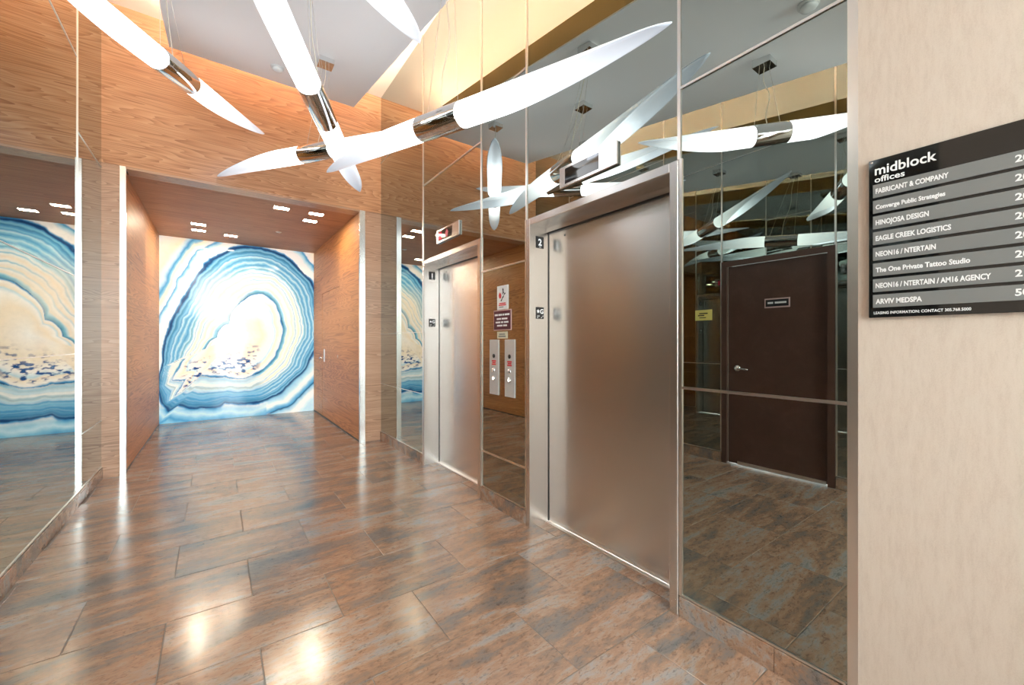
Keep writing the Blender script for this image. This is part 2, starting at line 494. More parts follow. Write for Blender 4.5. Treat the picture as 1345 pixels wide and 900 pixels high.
# tiled skirting below the mirrors
base_r = struct(empty('baseboard_right'))
def skirt(x0, x1, segs, parent, h=BASE - .004):
    for y0, y1 in segs:
        o = box('skirting_tile', -(x1 - x0) / 2, (x1 - x0) / 2, -(y1 - y0) / 2 + .001, (y1 - y0) / 2 - .001, 0, h, M_TILE, parent)
        o.location = ((x0 + x1) / 2, (y0 + y1) / 2, 0.0)
skirt(XR - .012, XR + .011, [(4.13, 4.62), (4.62, 5.2), (5.2, YB)], base_r)
skirt(XR - .012, XR + .011, [(E2[1] + .003, E1[0] - .003)], base_r)
skirt(XR - .012, XR + .011, [(0.466, 0.70), (0.70, E2[0] - .003)], base_r, BASE - .014)
# beige wall beside the mirrors
wall_b = struct(box('wall_right_beige', XR - .02, XR + .25, YREAR, 0.435, 0, ZC, M_BEIGE))

# ================================================================== left mirror wall with the brown door
DY0, DY1, DZ = 1.258, 2.28, 2.2
wall_l = struct(boxes('wall_left', [(XL - .2, XL - .012, DY1, YB, 0, ZC), (XL - .2, XL - .012, 0.60, DY0, 0, ZC), (XL - .2, XL - .012, DY0, DY1, DZ, ZC)], M_SUB))
def pane_l(y0, y1, z0, z1):
    g = 0.002
    box('mirror_pane', XL - .011, XL, y0 + g, y1 - g, z0 + g, z1 - g, M_MIRROR, wall_l)
def hstrip_l(y0, y1, z, t=0.005):
    box('trim_strip', XL - .004, XL + .005, y0, y1, z - t / 2, z + t / 2, M_ALU, wall_l)
def vstrip_l(y, z0, z1, t=0.012):
    box('trim_strip', XL - .004, XL + .006, y - t / 2, y + t / 2, z0, z1, M_ALU, wall_l)
cols_l = [(4.68, YB, [BASE, 0.56, 3.01, ZC]), (3.0, 4.68, [BASE, 1.227, 1.84, 3.6, ZC]), (DY1, 3.0, [BASE, 1.08, 3.3, ZC]), (DY0, DY1, [DZ, 3.3, ZC]), (0.60, DY0, [BASE, 1.08, 2.2, 3.3, ZC])]
for y0, y1, zs in cols_l:
    for a, b in zip(zs[:-1], zs[1:]): pane_l(y0, y1, a, b)
    for z in zs[1:-1]: hstrip_l(y0 + .006, y1 - .006, z)
    if zs[0] < 1: hstrip_l(y0 + .006, y1 - .006, zs[0] + .004, 0.008)
for y, z0 in ((4.68, BASE), (3.0, BASE), (DY1, DZ), (DY0, DZ)): vstrip_l(y, z0, ZC, 0.0035 if y == 4.68 else .014)
vstrip_l(DY1 + .007, BASE, DZ); vstrip_l(DY0 - .007, BASE, DZ)
base_l = struct(empty('baseboard_left'))
skirt(XL - .011, XL + .012, [(4.9, YB), (4.2, 4.9), (3.5, 4.2), (2.9, 3.5), (DY1 + .002, 2.9), (0.60, DY0 - .002)], base_l)
struct(box('wall_left_beige', XL - .2, XL + .01, YREAR, 0.60, 0, ZC, M_BEIGE))

door = struct(empty('door_1', (XL, (DY0 + DY1) / 2, 0)))
def wbox(name, x0, x1, y0, y1, z0, z1, mat, parent, f=box):
    """box in world coordinates under an Empty that stands elsewhere"""
    o = f(name, x0, x1, y0, y1, z0, z1, mat, parent)
    o.matrix_parent_inverse = Matrix.Translation(-Vector(parent.location)) if parent.type == 'EMPTY' else Matrix()
    return o
def under(o, root):
    o.matrix_parent_inverse = Matrix.Translation(-Vector(root.location)); return o
wbox('door_frame', XL - .10, XL + .012, DY0 + .001, DY0 + .058, 0, DZ - .001, M_BROWN, door)
wbox('door_frame', XL - .10, XL + .012, DY1 - .058, DY1 - .001, 0, DZ - .001, M_BROWN, door)
wbox('door_frame', XL - .10, XL + .012, DY0 + .058, DY1 - .058, DZ - .058, DZ - .001, M_BROWN, door)
leaf = wbox('door_leaf', XL - .075, XL - .022, DY0 + .061, DY1 - .061, 0.012, DZ - .061, M_BROWN, door)
wbox('door_sweep', XL - .022, XL - .008, DY0 + .075, DY1 - .16, 0.008, 0.040, M_ALU, door)
wbox('door_edge_strip', XL - .024, XL - .016, DY1 - .0635, DY1 - .0595, 0.012, DZ - .061, M_ALU, door)
hd = lathe('lever_handle', [(0.0, 0), (0.034, 0), (0.034, .008), (0.026, .014), (0.014, .018), (0.011, .05), (0.0, .052)], M_CHROME, leaf, (XL - .022, 2.125, 1.04), (1, 0, 0))
tube('lever', [(XL + .022, 2.128, 1.04), (XL + .026, 2.09, 1.038), (XL + .026, 2.04, 1.034), (XL + .022, 2.00, 1.032)], .009, M_CHROME, leaf, 8)
wbox('latch_plate', XL - .023, XL - .018, DY1 - .068, DY1 - .061, 0.99, 1.09, M_CHROME, door)
# name plate on the door
dp = tag(empty('door_plate', (XL - .018, 1.74, 1.715)), 'small black name plate with pale border on the brown door', 'sign')
under(bevel_box('plate_border', XL - .0215, XL - .018, 1.625, 1.855, 1.667, 1.763, M_PINKB, dp, .0015, 1), dp)
under(box('plate_face', XL - .018, XL - .0165, 1.637, 1.843, 1.680, 1.750, M_BLACK, dp), dp)
under(bars('print_line', [(0, .103, -.009, .009), (.118, .168, -.009, .009)], FACE_L((XL - .0165, 1.656, 1.717)), M_PRINT, dp), dp)
# yellow notice on the mirror beside the door
yn = tag(empty('notice_card', (XL + .001, 2.487, 1.63)), 'yellow notice card stuck on the mirror left of the brown door', 'sign')
under(box('card', XL + .0005, XL + .0025, 2.388, 2.587, 1.57, 1.69, M_YELLOW, yn), yn)
under(bars('print_line', [(.05, .15, .072, .086), (.09, .165, .05, .064), (.07, .15, .026, .036)], FACE_L((XL + .0025, 2.388, 1.57)), M_BLACK, yn), yn)

# ================================================================== back wall, wood veneer
wall_bk = struct(boxes('wall_back', [(XL - .2, XR + .3, YB + .022, YB + .2, ZH + .03, ZC), (XL - .2, OX0 - .05, YB + .022, YB + .2, 0, ZH + .03), (OX1 + .02, XR + .3, YB + .022, YB + .2, 0, ZH + .03)], M_SUB))
g = .0015
box('veneer_panel', XL, XR, YB, YB + .021, ZH + .004, ZC, M_WOOD, wall_bk)
box('veneer_panel', XL, OX0 - .045, YB, YB + .021, 0.0, ZH, M_WOOD_P, wall_bk)
box('veneer_panel', OX1 + .03, XR, YB, YB + .021, 0.0, ZH, M_WOOD_P, wall_bk)
box('header_edge', OX0, OX1, YB - .004, YB + .2, ZH - .02, ZH + .003, M_WOOD_P, wall_bk)
box('edge_trim', OX0 - .044, OX0, YB - .008, YB + .03, 0, ZH, M_WHITE_TRIM, wall_bk)
box('edge_trim', AX1 - .002, OX1 + .029, YB - .008, YB + .03, 0, ZH, M_WHITE_TRIM, wall_bk)

# alcove
wal = struct(box('wall_alcove_left', AX0 - .12, AX0 - .012, YB + .2, YM + .1, 0, ZH, M_SUB))
for y0, y1 in ((YB + .03, 7.05), (7.05, YM)):
    box('veneer_panel', AX0 - .012, AX0, y0 + g, y1 - g, 0.012, ZH - .001, M_WOOD_S, wal)
war = struct(boxes('wall_alcove_right', [(AX1 + .014, AX1 + .14, YB + .2, YM + .1, 0, ZH)], M_SUB))
D2 = (6.62, 7.86)
for y0, y1, z0, z1 in ((YB + .03, D2[0], 0.02, ZH), (D2[0], YM, 2.185, ZH), (D2[1], YM, 0.02, 2.185)):
    box('veneer_panel', AX1, AX1 + .013, y0 + g, y1 - g, z0 + g, z1 - .001, M_WOOD_S, war)
door2 = struct(empty('door_2', (AX1, (D2[0] + D2[1]) / 2, 0)))
lf = wbox('door_leaf', AX1 + .002, AX1 + .013, D2[0] + .004, D2[1] - .004, 0.022, 2.180, M_WOOD_S, door2)
box('lock_plate', AX1 - .004, AX1 + .003, 7.66, 7.74, 0.98, 1.20, M_ALU, lf)
tube('lever', [(AX1 - .004, 7.70, 1.05), (AX1 - .05, 7.70, 1.05), (AX1 - .055, 7.74, 1.05), (AX1 - .055, 7.82, 1.045)], .01, M_CHROME, lf, 8)
lathe('keyhole', [(0, 0), (.022, 0), (.022, .006), (0, .008)], M_ALU, lf, (AX1 + .002, 6.72, 1.10), (-1, 0, 0))
bsa = struct(empty('baseboard_alcove'))
box('shadow_gap_strip', AX1 - .004, AX1 + .012, YB + .03, YM, 0, 0.022, M_DARKFRAME, bsa)
box('shadow_gap_strip', AX0 - .012, AX0 + .004, YB + .03, YM, 0, 0.012, M_DARKFRAME, bsa)
struct(box('wall_alcove_end', AX0 - .12, AX1 + .14, YM + .03, YM + .15, 0, ZH, M_SUB))
cal = struct(box('ceiling_alcove', AX0 - .12, AX1 + .14, YB + .2, YM + .15, ZH + .004, ZH + .1, M_SUB))
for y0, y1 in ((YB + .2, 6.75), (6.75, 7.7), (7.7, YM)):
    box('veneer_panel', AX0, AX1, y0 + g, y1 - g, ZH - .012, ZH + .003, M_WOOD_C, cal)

# recessed lights of the alcove
def downlight(x, y, label):
    r = tag(empty('recessed_downlight', (x, y, ZH - .012)), label, 'ceiling light', 'recessed downlights in the alcove ceiling')
    o = boxes('bezel', [(-.090, .090, -.06, -.053, -.003, .0), (-.090, .090, .053, .06, -.003, .0), (-.090, -.083, -.053, .053, -.003, .0), (.083, .090, -.053, .053, -.003, .0)], M_WHITE, r)
    box('lens', -.083, .083, -.053, .053, -.002, 0, M_LENS, r)
downlight(-.21, 7.52, 'rectangular downlight, nearer of the left pair in the alcove ceiling')
downlight(-.22, 7.92, 'rectangular downlight, farther of the left pair in the alcove ceiling')
downlight(.19, 8.02, 'rectangular downlight at mid ceiling, close above the blue mural')
downlight(.68, 5.99, 'rectangular downlight near the header, left of the right-hand pair')
downlight(1.09, 5.99, 'rectangular downlight near the header at far right, nearer of its pair')
downlight(1.08, 6.38, 'rectangular downlight at right of alcove, farther of its pair')
sp = tag(empty('sprinkler_head', (.79, 7.3, ZH - .012)), 'small round pale sprinkler cover in the alcove ceiling', 'sprinkler')
lathe('cover_plate', [(0, 0), (.04, 0), (.04, -.006), (.03, -.012), (0, -.013)], M_WHITE, sp)

# ================================================================== mural: slice of blue agate
def build_mural():
    W, H = AX1 - AX0, ZH - .012
    nx, ny = 300, 380
    a = np.linspace(0, 1, nx)[None, :].repeat(ny, 0)
    b = np.linspace(0, 1, ny)[:, None].repeat(nx, 1)          # 0 at the top
    # design coordinates: the artwork laid out on a 762 x 900 sheet
    dl, dr = 6.56, 7.886
    s = dr * a / (dl * (1 - a) + dr * a)
    X = 38 + 695 * s
    Y = (22 + 80 * s) + b * ((885 - 55 * s) - (22 + 80 * s))
    rng = np.random.RandomState(3)
    def vnoise(x, y, seed):
        r = np.random.RandomState(seed).rand(64, 64)
        xi, yi = np.floor(x).astype(int), np.floor(y).astype(int)
        fx, fy = x - xi, y - yi
        fx, fy = fx * fx * (3 - 2 * fx), fy * fy * (3 - 2 * fy)
        def q(i, j): return r[(yi + j) % 64, (xi + i) % 64]
        return (q(0, 0) * (1 - fx) + q(1, 0) * fx) * (1 - fy) + (q(0, 1) * (1 - fx) + q(1, 1) * fx) * fy
    def fbm(x, y, seed, o=4):
        t, amp, tot = 0, 1.0, 0
        for k in range(o):
            t = t + amp * vnoise(x * 2 ** k, y * 2 ** k, seed + k); tot += amp; amp *= .5
        return t / tot
    wx = (fbm(X / 90, Y / 90, 11) - .5) * 26; wy = (fbm(X / 90, Y / 90, 21) - .5) * 26
    x, y = X + wx, Y + wy
    cx, cy = 400.0, 480.0
    th = np.arctan2(y - cy, x - cx); d = np.hypot(x - cx, y - cy)
    def polar(pts):
        q = sorted((math.atan2(py - cy, px - cx), math.hypot(px - cx, py - cy)) for px, py in pts)
        t = np.array([v[0] for v in q]); r = np.array([v[1] for v in q])
        t = np.concatenate([t - 2 * math.pi, t, t + 2 * math.pi]); r = np.concatenate([r] * 3)
        return np.interp(th, t, r)
    R = polar([(85, 440), (125, 370), (165, 300), (205, 215), (240, 155), (300, 115), (380, 88), (450, 75), (540, 85), (600, 110), (660, 160),
               (710, 220), (740, 290), (765, 400), (765, 490), (730, 580), (650, 680), (590, 740), (530, 775), (460, 795), (330, 795), (130, 800), (85, 828), (55, 790), (35, 720), (50, 600), (62, 520)])
    r0 = polar([(440, 300), (500, 290), (560, 340), (590, 410), (600, 470), (580, 550), (540, 610), (480, 655), (430, 675), (330, 668), (220, 665),
                (150, 690), (110, 760), (95, 690), (105, 605), (150, 590), (240, 545), (300, 490), (360, 420), (385, 350)])
    CREAM = np.array([.90, .79, .61]); WHITE = np.array([.93, .92, .87]); PALE = np.array([.52, .74, .84])
    LBLUE = np.array([.22, .52, .70]); MBLUE = np.array([.06, .30, .56]); NAVY = np.array([.012, .055, .17]); TEAL = np.array([.12, .38, .50])
    def pal(f, stops):
        ps = [q[0] for q in stops]
        return np.stack([np.interp(f, ps, [q[1][k] for q in stops]) for k in range(3)], -1)
    nz = fbm(X / 60, Y / 60, 31) - .5
    ph = (d - r0) / np.maximum(R - r0, 25)
    nb = fbm(X / 25, Y / 25, 71) - .5
    band = pal(ph + nz * .06 + nb * .025, [(-.02, NAVY * 1.5), (.03, TEAL), (.06, LBLUE), (.085, PALE), (.11, CREAM), (.19, WHITE), (.215, PALE), (.24, CREAM), (.30, WHITE), (.32, LBLUE), (.345, WHITE), (.39, CREAM),
                               (.43, WHITE), (.455, LBLUE), (.48, WHITE), (.505, PALE), (.53, LBLUE), (.55, TEAL), (.575, PALE), (.60, LBLUE), (.625, MBLUE), (.655, LBLUE), (.68, PALE), (.70, LBLUE), (.73, MBLUE), (.76, LBLUE),
                               (.785, PALE), (.81, MBLUE), (.84, LBLUE), (.87, MBLUE), (.90, MBLUE * .7), (.93, LBLUE), (.955, MBLUE), (.975, NAVY), (1.0, NAVY), (1.03, NAVY)])
    fine = .5 + .5 * np.sin(ph * 95 + nz * 8)
    band = band * (1 - .10 * fine[..., None]) + PALE * (.06 * fine[..., None])
    # the upper-left quarter of the arch is creamier
    q = np.clip(1 - np.hypot(X - 320, Y - 310) / 150, 0, 1)[..., None] * .6
    band = band * (1 - q) + CREAM * q
    inner = d / r0
    bq = (np.clip((Y - 655) / 30, 0, 1) * np.clip((540 - X) / 60, 0, 1))[..., None] * .7
    band = band * (1 - bq) + pal(ph + nz * .1, [(0, WHITE), (.1, LBLUE), (.2, PALE), (.3, WHITE), (.36, TEAL), (.45, PALE), (.52, MBLUE), (.62, LBLUE), (.70, MBLUE), (.9, MBLUE * .7), (1, NAVY)]) * bq
    core = pal(inner + nz * .1, [(0, WHITE), (.5, CREAM), (.72, WHITE), (.80, PALE), (.84, CREAM), (.95, WHITE), (.985, MBLUE), (1.02, NAVY)])
    spk = fbm(X / 22, Y / 9, 51, 4)
    zone = np.clip((Y - 540 + (X - 300) * .35) / 50, 0, 1) * np.clip((inner - .25) * 3, 0, 1) * np.clip((500 - X) / 40, 0, 1) * np.clip((.95 - inner) * 12, 0, 1)
    sp_ = np.clip((spk - .53) * 9, 0, 1) * zone
    core = core * (1 - sp_[..., None]) + (NAVY * 1.5) * sp_[..., None]
    out = (d - R) / 100.0
    outc = pal(out + nz * .25, [(0, NAVY), (.05, MBLUE), (.12, WHITE), (.35, WHITE), (.48, PALE), (.56, LBLUE), (.62, MBLUE), (.70, WHITE), (.95, CREAM), (1.05, LBLUE), (1.15, MBLUE), (1.3, PALE), (1.6, CREAM), (3, WHITE)])
    lr = (np.clip((X - 480) / 60, 0, 1) * np.clip((Y - 560) / 60, 0, 1))[..., None]
    outl = pal(out + nz * .1, [(0, NAVY), (.07, LBLUE), (.25, PALE), (.4, WHITE), (.55, LBLUE), (.66, MBLUE), (.70, NAVY), (.76, LBLUE), (1.0, WHITE), (1.3, PALE)])
    outc = outc * (1 - lr) + outl * lr
    lb = (np.clip((Y - 790) / 30, 0, 1) * (X < 520))[..., None]
    outb = pal(out + nz * .2, [(0, NAVY), (.06, MBLUE), (.15, LBLUE), (.35, PALE), (.5, LBLUE), (.7, MBLUE), (.9, LBLUE)])
    outc = outc * (1 - lb) + outb * lb
    c = np.where((inner < 1)[..., None], core, np.where((ph < 1)[..., None], band, outc))
    c = np.clip(c, 0, 1)
    verts = np.stack([AX0 + a * W, np.full_like(a, YM), ZH - .012 - b * H], -1).reshape(-1, 3)
    n0 = nx * ny
    idx = np.arange(n0).reshape(ny, nx)
    faces = np.stack([idx[:-1, :-1], idx[1:, :-1], idx[1:, 1:], idx[:-1, 1:]], -1).reshape(-1, 4)
    # thickness: back corners and rim
    corners = [idx[0, 0], idx[0, -1], idx[-1, -1], idx[-1, 0]]
    verts = np.concatenate([verts, verts[corners] + np.array([0, .02, 0])])
    fl = [tuple(int(i) for i in f) for f in faces]
    fl.append((n0, n0 + 1, n0 + 2, n0 + 3))
    fl.append(tuple(int(i) for i in idx[0, :]) + (n0 + 1, n0))
    fl.append(tuple(int(i) for i in idx[-1, ::-1]) + (n0 + 3, n0 + 2))
    fl.append(tuple(int(i) for i in idx[::-1, 0]) + (n0, n0 + 3))
    fl.append(tuple(int(i) for i in idx[:, -1]) + (n0 + 2, n0 + 1))
    me = bpy.data.meshes.new('wall_mural')
    me.from_pydata(verts.tolist(), [], fl); me.update()
    at = me.attributes.new('paint', 'FLOAT_COLOR', 'POINT')
    colr = np.ones((n0 + 4, 4), dtype=np.float32); colr[:n0, :3] = c.reshape(-1, 3)
    at.data.foreach_set('color', colr.ravel())
    m, nt, N, L, p = new_mat('agate_print')
    an = N.new('ShaderNodeAttribute'); an.attribute_name = 'paint'
    v = mapped(N, L, (14, 14, 14)); f = noise(N, L, v, 1.0, 6, 0.65, 0.5)
    rr = ramp(N, [(.3, (.88, .90, .92)), (.6, (1, 1, 1))]); L.new(f, rr.inputs[0])
    mx = N.new('ShaderNodeMix'); mx.data_type = 'RGBA'; mx.blend_type = 'MULTIPLY'; mx.inputs['Factor'].default_value = 0.8
    L.new(an.outputs['Color'], mx.inputs['A']); L.new(rr.outputs[0], mx.inputs['B'])
    L.new(mx.outputs['Result'], p.inputs['Base Color'])
    p.inputs['Roughness'].default_value = 0.07
    p.inputs['Specular IOR Level'].default_value = 0.2
    L.new(mx.outputs['Result'], p.inputs['Emission Color'])      # glow added to brighten mural and alcove; backlighting only assumed
    p.inputs['Emission Strength'].default_value = MURAL_GLOW
    me.materials.append(m)
    o = bpy.data.objects.new('wall_mural', me); COL.objects.link(o)
    tag(o, 'glossy floor-to-ceiling mural of swirling blue and cream agate', 'mural')
    o['kind'] = 'thing'
build_mural()

# ================================================================== elevators
def star(Mx, r, mat, parent):
    poly = []
    for k in range(10):
        a = math.pi / 2 + k * math.pi / 5; q = r if k % 2 == 0 else r * .42
        poly.append((q * math.cos(a), q * math.sin(a)))
    return prism('star', poly, .0008, Mx, mat, parent)
def elevator(y0, y1, num, label):
    root = tag(empty('elevator_entrance', (XR, (y0 + y1) / 2, 0)), label, 'elevator', 'elevator entrances in the mirrored wall')
    def P(o): return under(o, root)
    x0, x1 = XR - .012, XR + .165
    t = .048
    P(bevel_box('jamb', x0, x1, y0 + .002, y0 + t, 0.001, 2.198, M_STEEL_V, root, .003, 1))
    far = P(bevel_box('jamb', x0, x1, y1 - t, y1 - .002, 0.001, 2.198, M_STEEL_V, root, .003, 1))
    P(bevel_box('frame_header', x0, x1, y0 + t, y1 - t, 2.15, 2.198, M_STEEL_V, root, .003, 1))
    P(box('shadow_gap', XR + .1615, XR + .1645, y0 + t, y0 + t + .004, .01, 2.15, M_BLACK, root))
    P(box('shadow_gap', XR + .1615, XR + .1645, y1 - t - .004, y1 - t, .01, 2.15, M_BLACK, root))
    dpn = P(box('door_panel', XR + .166, XR + .20, y0 + .012, y1 - .012, 0.012, 2.19, M_STEEL, root))
    lathe('release_hole', [(0, 0), (.008, 0), (.008, .001), (0, .001)], M_BLACK, dpn, (XR + .166, y1 - .22, 2.07), (-1, 0, 0), 10)
    P(box('sill', XR + .135, XR + .185, y0 + t, y1 - t, -.004, 0.010, M_ALU, root))
    P(box('transom_strip', XR + .140, XR + .1645, y0 + t + .004, y1 - t - .004, 2.118, 2.1495, M_STEEL, root))
    P(box('shadow_gap', XR + .150, XR + .1645, y0 + t + .004, y1 - t - .004, 2.112, 2.118, M_BLACK, root))
    yj = y1 - t
    # number plates on the far jamb
    for zc_, txt in ((2.04, num), (1.53, 'G')):
        pl = P(bevel_box('number_plate', XR + .045, XR + .118, yj - .003, yj, zc_ - .042, zc_ + .042, M_BLACK, root, .001, 1))
        if txt == num:
            lettering('numeral', txt, FACE_J((XR + .0815, yj - .003, zc_ - .022)), M_PRINT, pl, height=.046, bold=.03, align='CENTER')
        else:
            star(FACE_J((XR + .064, yj - .003, zc_ + .012)), .016, M_PRINT, pl)
            lettering('numeral', txt, FACE_J((XR + .097, yj - .003, zc_ - .004)), M_PRINT, pl, height=.032, bold=.02, align='CENTER')
        bars('braille', [(.012 + .012 * i, .018 + .012 * i, .006 + .011 * j, .012 + .011 * j) for i, j in ((0, 0), (0, 1), (1, 1), (3, 0), (4, 1))] if txt == 'G' else
             [(.030, .035, .006, .011), (.040, .045, .006, .011)], FACE_J((XR + .045, yj - .003, zc_ - .042)), M_PRINT, pl)
    return root
elevator(E1[0], E1[1], '1', 'brushed steel elevator entrance numbered 1, nearer the blue mural')
elevator(E2[0], E2[1], '2', 'brushed steel elevator entrance numbered 2, nearer the beige wall')
def indicator(yc, label, lit=True):
    root = tag(empty('floor_indicator', (XR - .001, yc, 2.37)), label, 'floor indicator', 'floor indicators above the elevators')
    def P(o): return under(o, root)
    P(bevel_box('housing', XR - .018, XR - .001, yc - .235, yc + .235, 2.305, 2.44, M_STEEL_V, root, .004, 1))
    P(box('display_window', XR - .0195, XR - .0181, yc - .10, yc + .18, 2.325, 2.42, M_BLACKGLASS, root))
    if not lit: return
    Mx = FACE_R((XR - .0195, yc + .17, 2.335))
    P(bars('digit', [(.0, .012, 0, .07), (.045, .057, 0, .07), (.012, .045, 0, .012), (.012, .045, .029, .041), (.012, .045, .058, .07)], Mx, M_LEDRED, root))
    P(prism('arrow', [(.145, .0), (.185, .0), (.185, .035), (.205, .035), (.165, .075), (.125, .035), (.145, .035)], .0008, Mx, M_LEDDIM, root))
indicator(3.53, 'silver floor indicator with red display above elevator 1')
indicator(1.715, 'silver floor indicator with dark unlit display above elevator 2', False)

# call buttons and signs between the elevators
def call_plate(yc, label):
    root = tag(empty('call_button_plate', (XR, yc, 1.12)), label, 'elevator button', 'call button plates between the elevators')
    def P(o): return under(o, root)
    P(bevel_box('plate', XR - .006, XR - .0005, yc - .066, yc + .066, .90, 1.34, M_SATIN, root, .002, 1))
    P(lathe('key_switch', [(0, 0), (.017, 0), (.017, .004), (.008, .006), (0, .006)], M_BLACK, root, (XR - .006, yc, 1.21), (-1, 0, 0)))
    P(bars('red_print', [(-.03, .03, .010, .020), (-.024, .024, -.004, .006), (-.03, .03, -.018, -.008)], FACE_R((XR - .006, yc, 1.155)), M_RED, root))
    for z, m in ((1.095, M_CHROME), (1.030, M_LIT)):
        b = P(lathe('button', [(0, 0), (.020, 0), (.020, .006), (.015, .009), (0, .009)], M_CHROME, root, (XR - .006, yc, z), (-1, 0, 0)))
        lathe('button_face', [(0, 0), (.013, 0), (.012, .002), (0, .002)], m, b, (XR - .015, yc, z), (-1, 0, 0))
call_plate(2.732, 'narrow steel call button plate, left of two beneath the signs')
call_plate(2.517, 'narrow steel call button plate, right of two, nearer elevator 2')
s1 = tag(empty('fire_sign', (XR, 2.615, 1.667)), 'white fire sign with red flame and figure on stairs between elevators', 'sign')
under(bevel_box('plate', XR - .004, XR - .0005, 2.54, 2.69, 1.575, 1.762, M_WHITE, s1, .001, 1), s1)
Mx = FACE_R((XR - .004, 2.69, 1.575))
under(prism('flame', [(.045, .085), (.058, .095), (.060, .112), (.050, .135), (.045, .122), (.036, .140), (.024, .112), (.030, .094)], .0008, Mx, M_RED, s1), s1)
under(prism('stairs', [(.055, .062), (.068, .070), (.078, .088), (.092, .094), (.098, .112), (.115, .118), (.118, .128), (.100, .124), (.090, .104), (.074, .098), (.064, .082), (.052, .072)], .0008, Mx, M_BLACK, s1), s1)
under(prism('figure', [(.072, .120), (.080, .140), (.074, .158), (.084, .166), (.092, .156), (.090, .140), (.100, .128), (.094, .122), (.084, .134), (.080, .118)], .0008, Mx, M_BLACK, s1), s1)
under(bars('red_print', [(.03, .12, .043, .052), (.025, .125, .030, .039)], Mx, M_RED, s1), s1)
under(bars('grey_print', [(.03, .09, .016, .023)], Mx, M_STRIP, s1), s1)
s2 = tag(empty('rules_sign', (XR, 2.618, 1.49)), 'maroon sign with four white lines under the white fire sign', 'sign')
under(bevel_box('border', XR - .004, XR - .0005, 2.497, 2.740, 1.412, 1.572, M_PINKB, s2, .002, 1), s2)
under(box('face', XR - .005, XR - .004, 2.505, 2.732, 1.419, 1.565, M_MAROON, s2), s2)
Mx = FACE_R((XR - .005, 2.732, 1.419))
under(bars('print_line', [(.012, .055, .108, .122), (.063, .115, .108, .122), (.123, .142, .108, .122), (.15, .213, .108, .122), (.04, .10, .077, .090), (.11, .185, .077, .090),
                          (.025, .09, .050, .063), (.10, .13, .050, .063), (.14, .20, .050, .063), (.045, .12, .024, .037), (.13, .18, .024, .037)], Mx, M_PRINT, s2), s2)
s3 = tag(empty('small_label_plate', (XR, 2.62, 1.372)), 'tiny beige plate between the maroon sign and the call buttons', 'sign')
under(bevel_box('plate', XR - .004, XR - .0005, 2.55, 2.69, 1.348, 1.402, M_BEIGEP, s3, .001, 1), s3)
under(bars('print_line', [(.02, .12, .012, .022), (.03, .11, .030, .038)], FACE_R((XR - .004, 2.69, 1.348)), M_STRIP, s3), s3)

# ================================================================== tenant directory on the beige wall
def directory():
    XF = XR - .02
    yl, yr, zt, zb_ = 0.404, -0.014, 1.926, 1.400
    root = tag(empty('tenant_directory', (XF, (yl + yr) / 2, zb_)), 'black office directory board with eight grey name strips on beige wall', 'directory sign')
    def P(o): return under(o, root)
    back = P(bevel_box('backing_board', XF - .012, XF - .0005, yr, yl, zb_, zt, M_BLACKGLASS, root, .001, 1))
    xf = XF - .012
    for yy in (yl - .008, yr + .008):
        for zz in (zt - .008,):
            lathe('screw_cap', [(0, 0), (.003, 0), (.0025, .0012), (0, .0014)], M_CHROME, back, (xf, yy, zz), (-1, 0, 0), 10)
    lettering('heading', 'midblock', FACE_R((xf, .3885, 1.8745)), M_PRINT, back, width=.1445, height=.030, bold=.018)
    lettering('heading', 'offices', FACE_R((xf, .3890, 1.8495)), M_PRINT, back, width=.0735, height=.0185, bold=.018)
    rows = [('FABRICANT & COMPANY', .167, '20', .0155), ('Converge Public Strategies', .160, '20', .0135), ('HINOJOSA DESIGN', .125, '20', .0155), ('EAGLE CREEK LOGISTICS', .172, '20', .0155),
            ('NEON16 / NTERTAIN', .140, '20', .0155), ('The One Private Tattoo Studio', .210, '20', .0150), ('NEON16 / NTERTAIN / AM16 AGENCY', .2495, '21', .0155), ('ARVIV MEDSPA', .110, '50', .0155)]
    for i, (t, wd, n, h) in enumerate(rows):
        z1 = 1.8415 - .0523 * i; z0 = z1 - .0425
        st = P(box('name_strip', xf - .004, xf - .0002, yr + .006, .3925, z0, z1, M_STRIP, root))
        lettering('tenant_name', t, FACE_R((xf - .004, .3855, z0 + .0125)), M_PRINT, st, width=wd, height=h, bold=.036)
        lettering('suite_number', n, FACE_R((xf - .004, .0935, z0 + .0125)), M_PRINT, st, height=.0185, bold=.03)
    lettering('footer', 'LEASING INFORMATION: CONTACT 305.768.5000', FACE_R((xf, .391, 1.411)), M_PRINT, back, width=.217, height=.0085, bold=.018)
directory()

# ================================================================== pendant lamps: acrylic quills in a chrome sleeve
def half_tube(name, sgn, r, s_in, s_cut, s_tip, phi, parent):
    """tube shell from the sleeve outwards, cut on a long slant that runs out into a tip"""
    n, m = 40, 26
    v, f = [], []
    for shell, rr in ((0, r), (1, r - .006)):
        for k in range(n):
            a = 2 * math.pi * k / n
            c_ = (1 + math.cos(a)) / 2
            lin = 1 - min(a, 2 * math.pi - a) / math.pi
            end = s_cut + (s_tip - s_cut) * (.68 * c_ + .32 * lin)
            for j in range(m + 1):
                q = j / m
                s = s_in + (end - s_in) * q
                v.append((sgn * s, rr * math.sin(a + phi), rr * math.cos(a + phi)))
    def I(sh, k, j): return (sh * n + k % n) * (m + 1) + j
    for k in range(n):
        for j in range(m):
            f.append((I(0, k, j), I(0, k + 1, j), I(0, k + 1, j + 1), I(0, k, j + 1)))
            f.append((I(1, k, j), I(1, k, j + 1), I(1, k + 1, j + 1), I(1, k + 1, j)))
        f.append((I(0, k, m), I(0, k + 1, m), I(1, k + 1, m), I(1, k, m)))
    if sgn < 0: f = [q[::-1] for q in f]
    return obj_from(name, v, f, M_SHADE, parent, True)
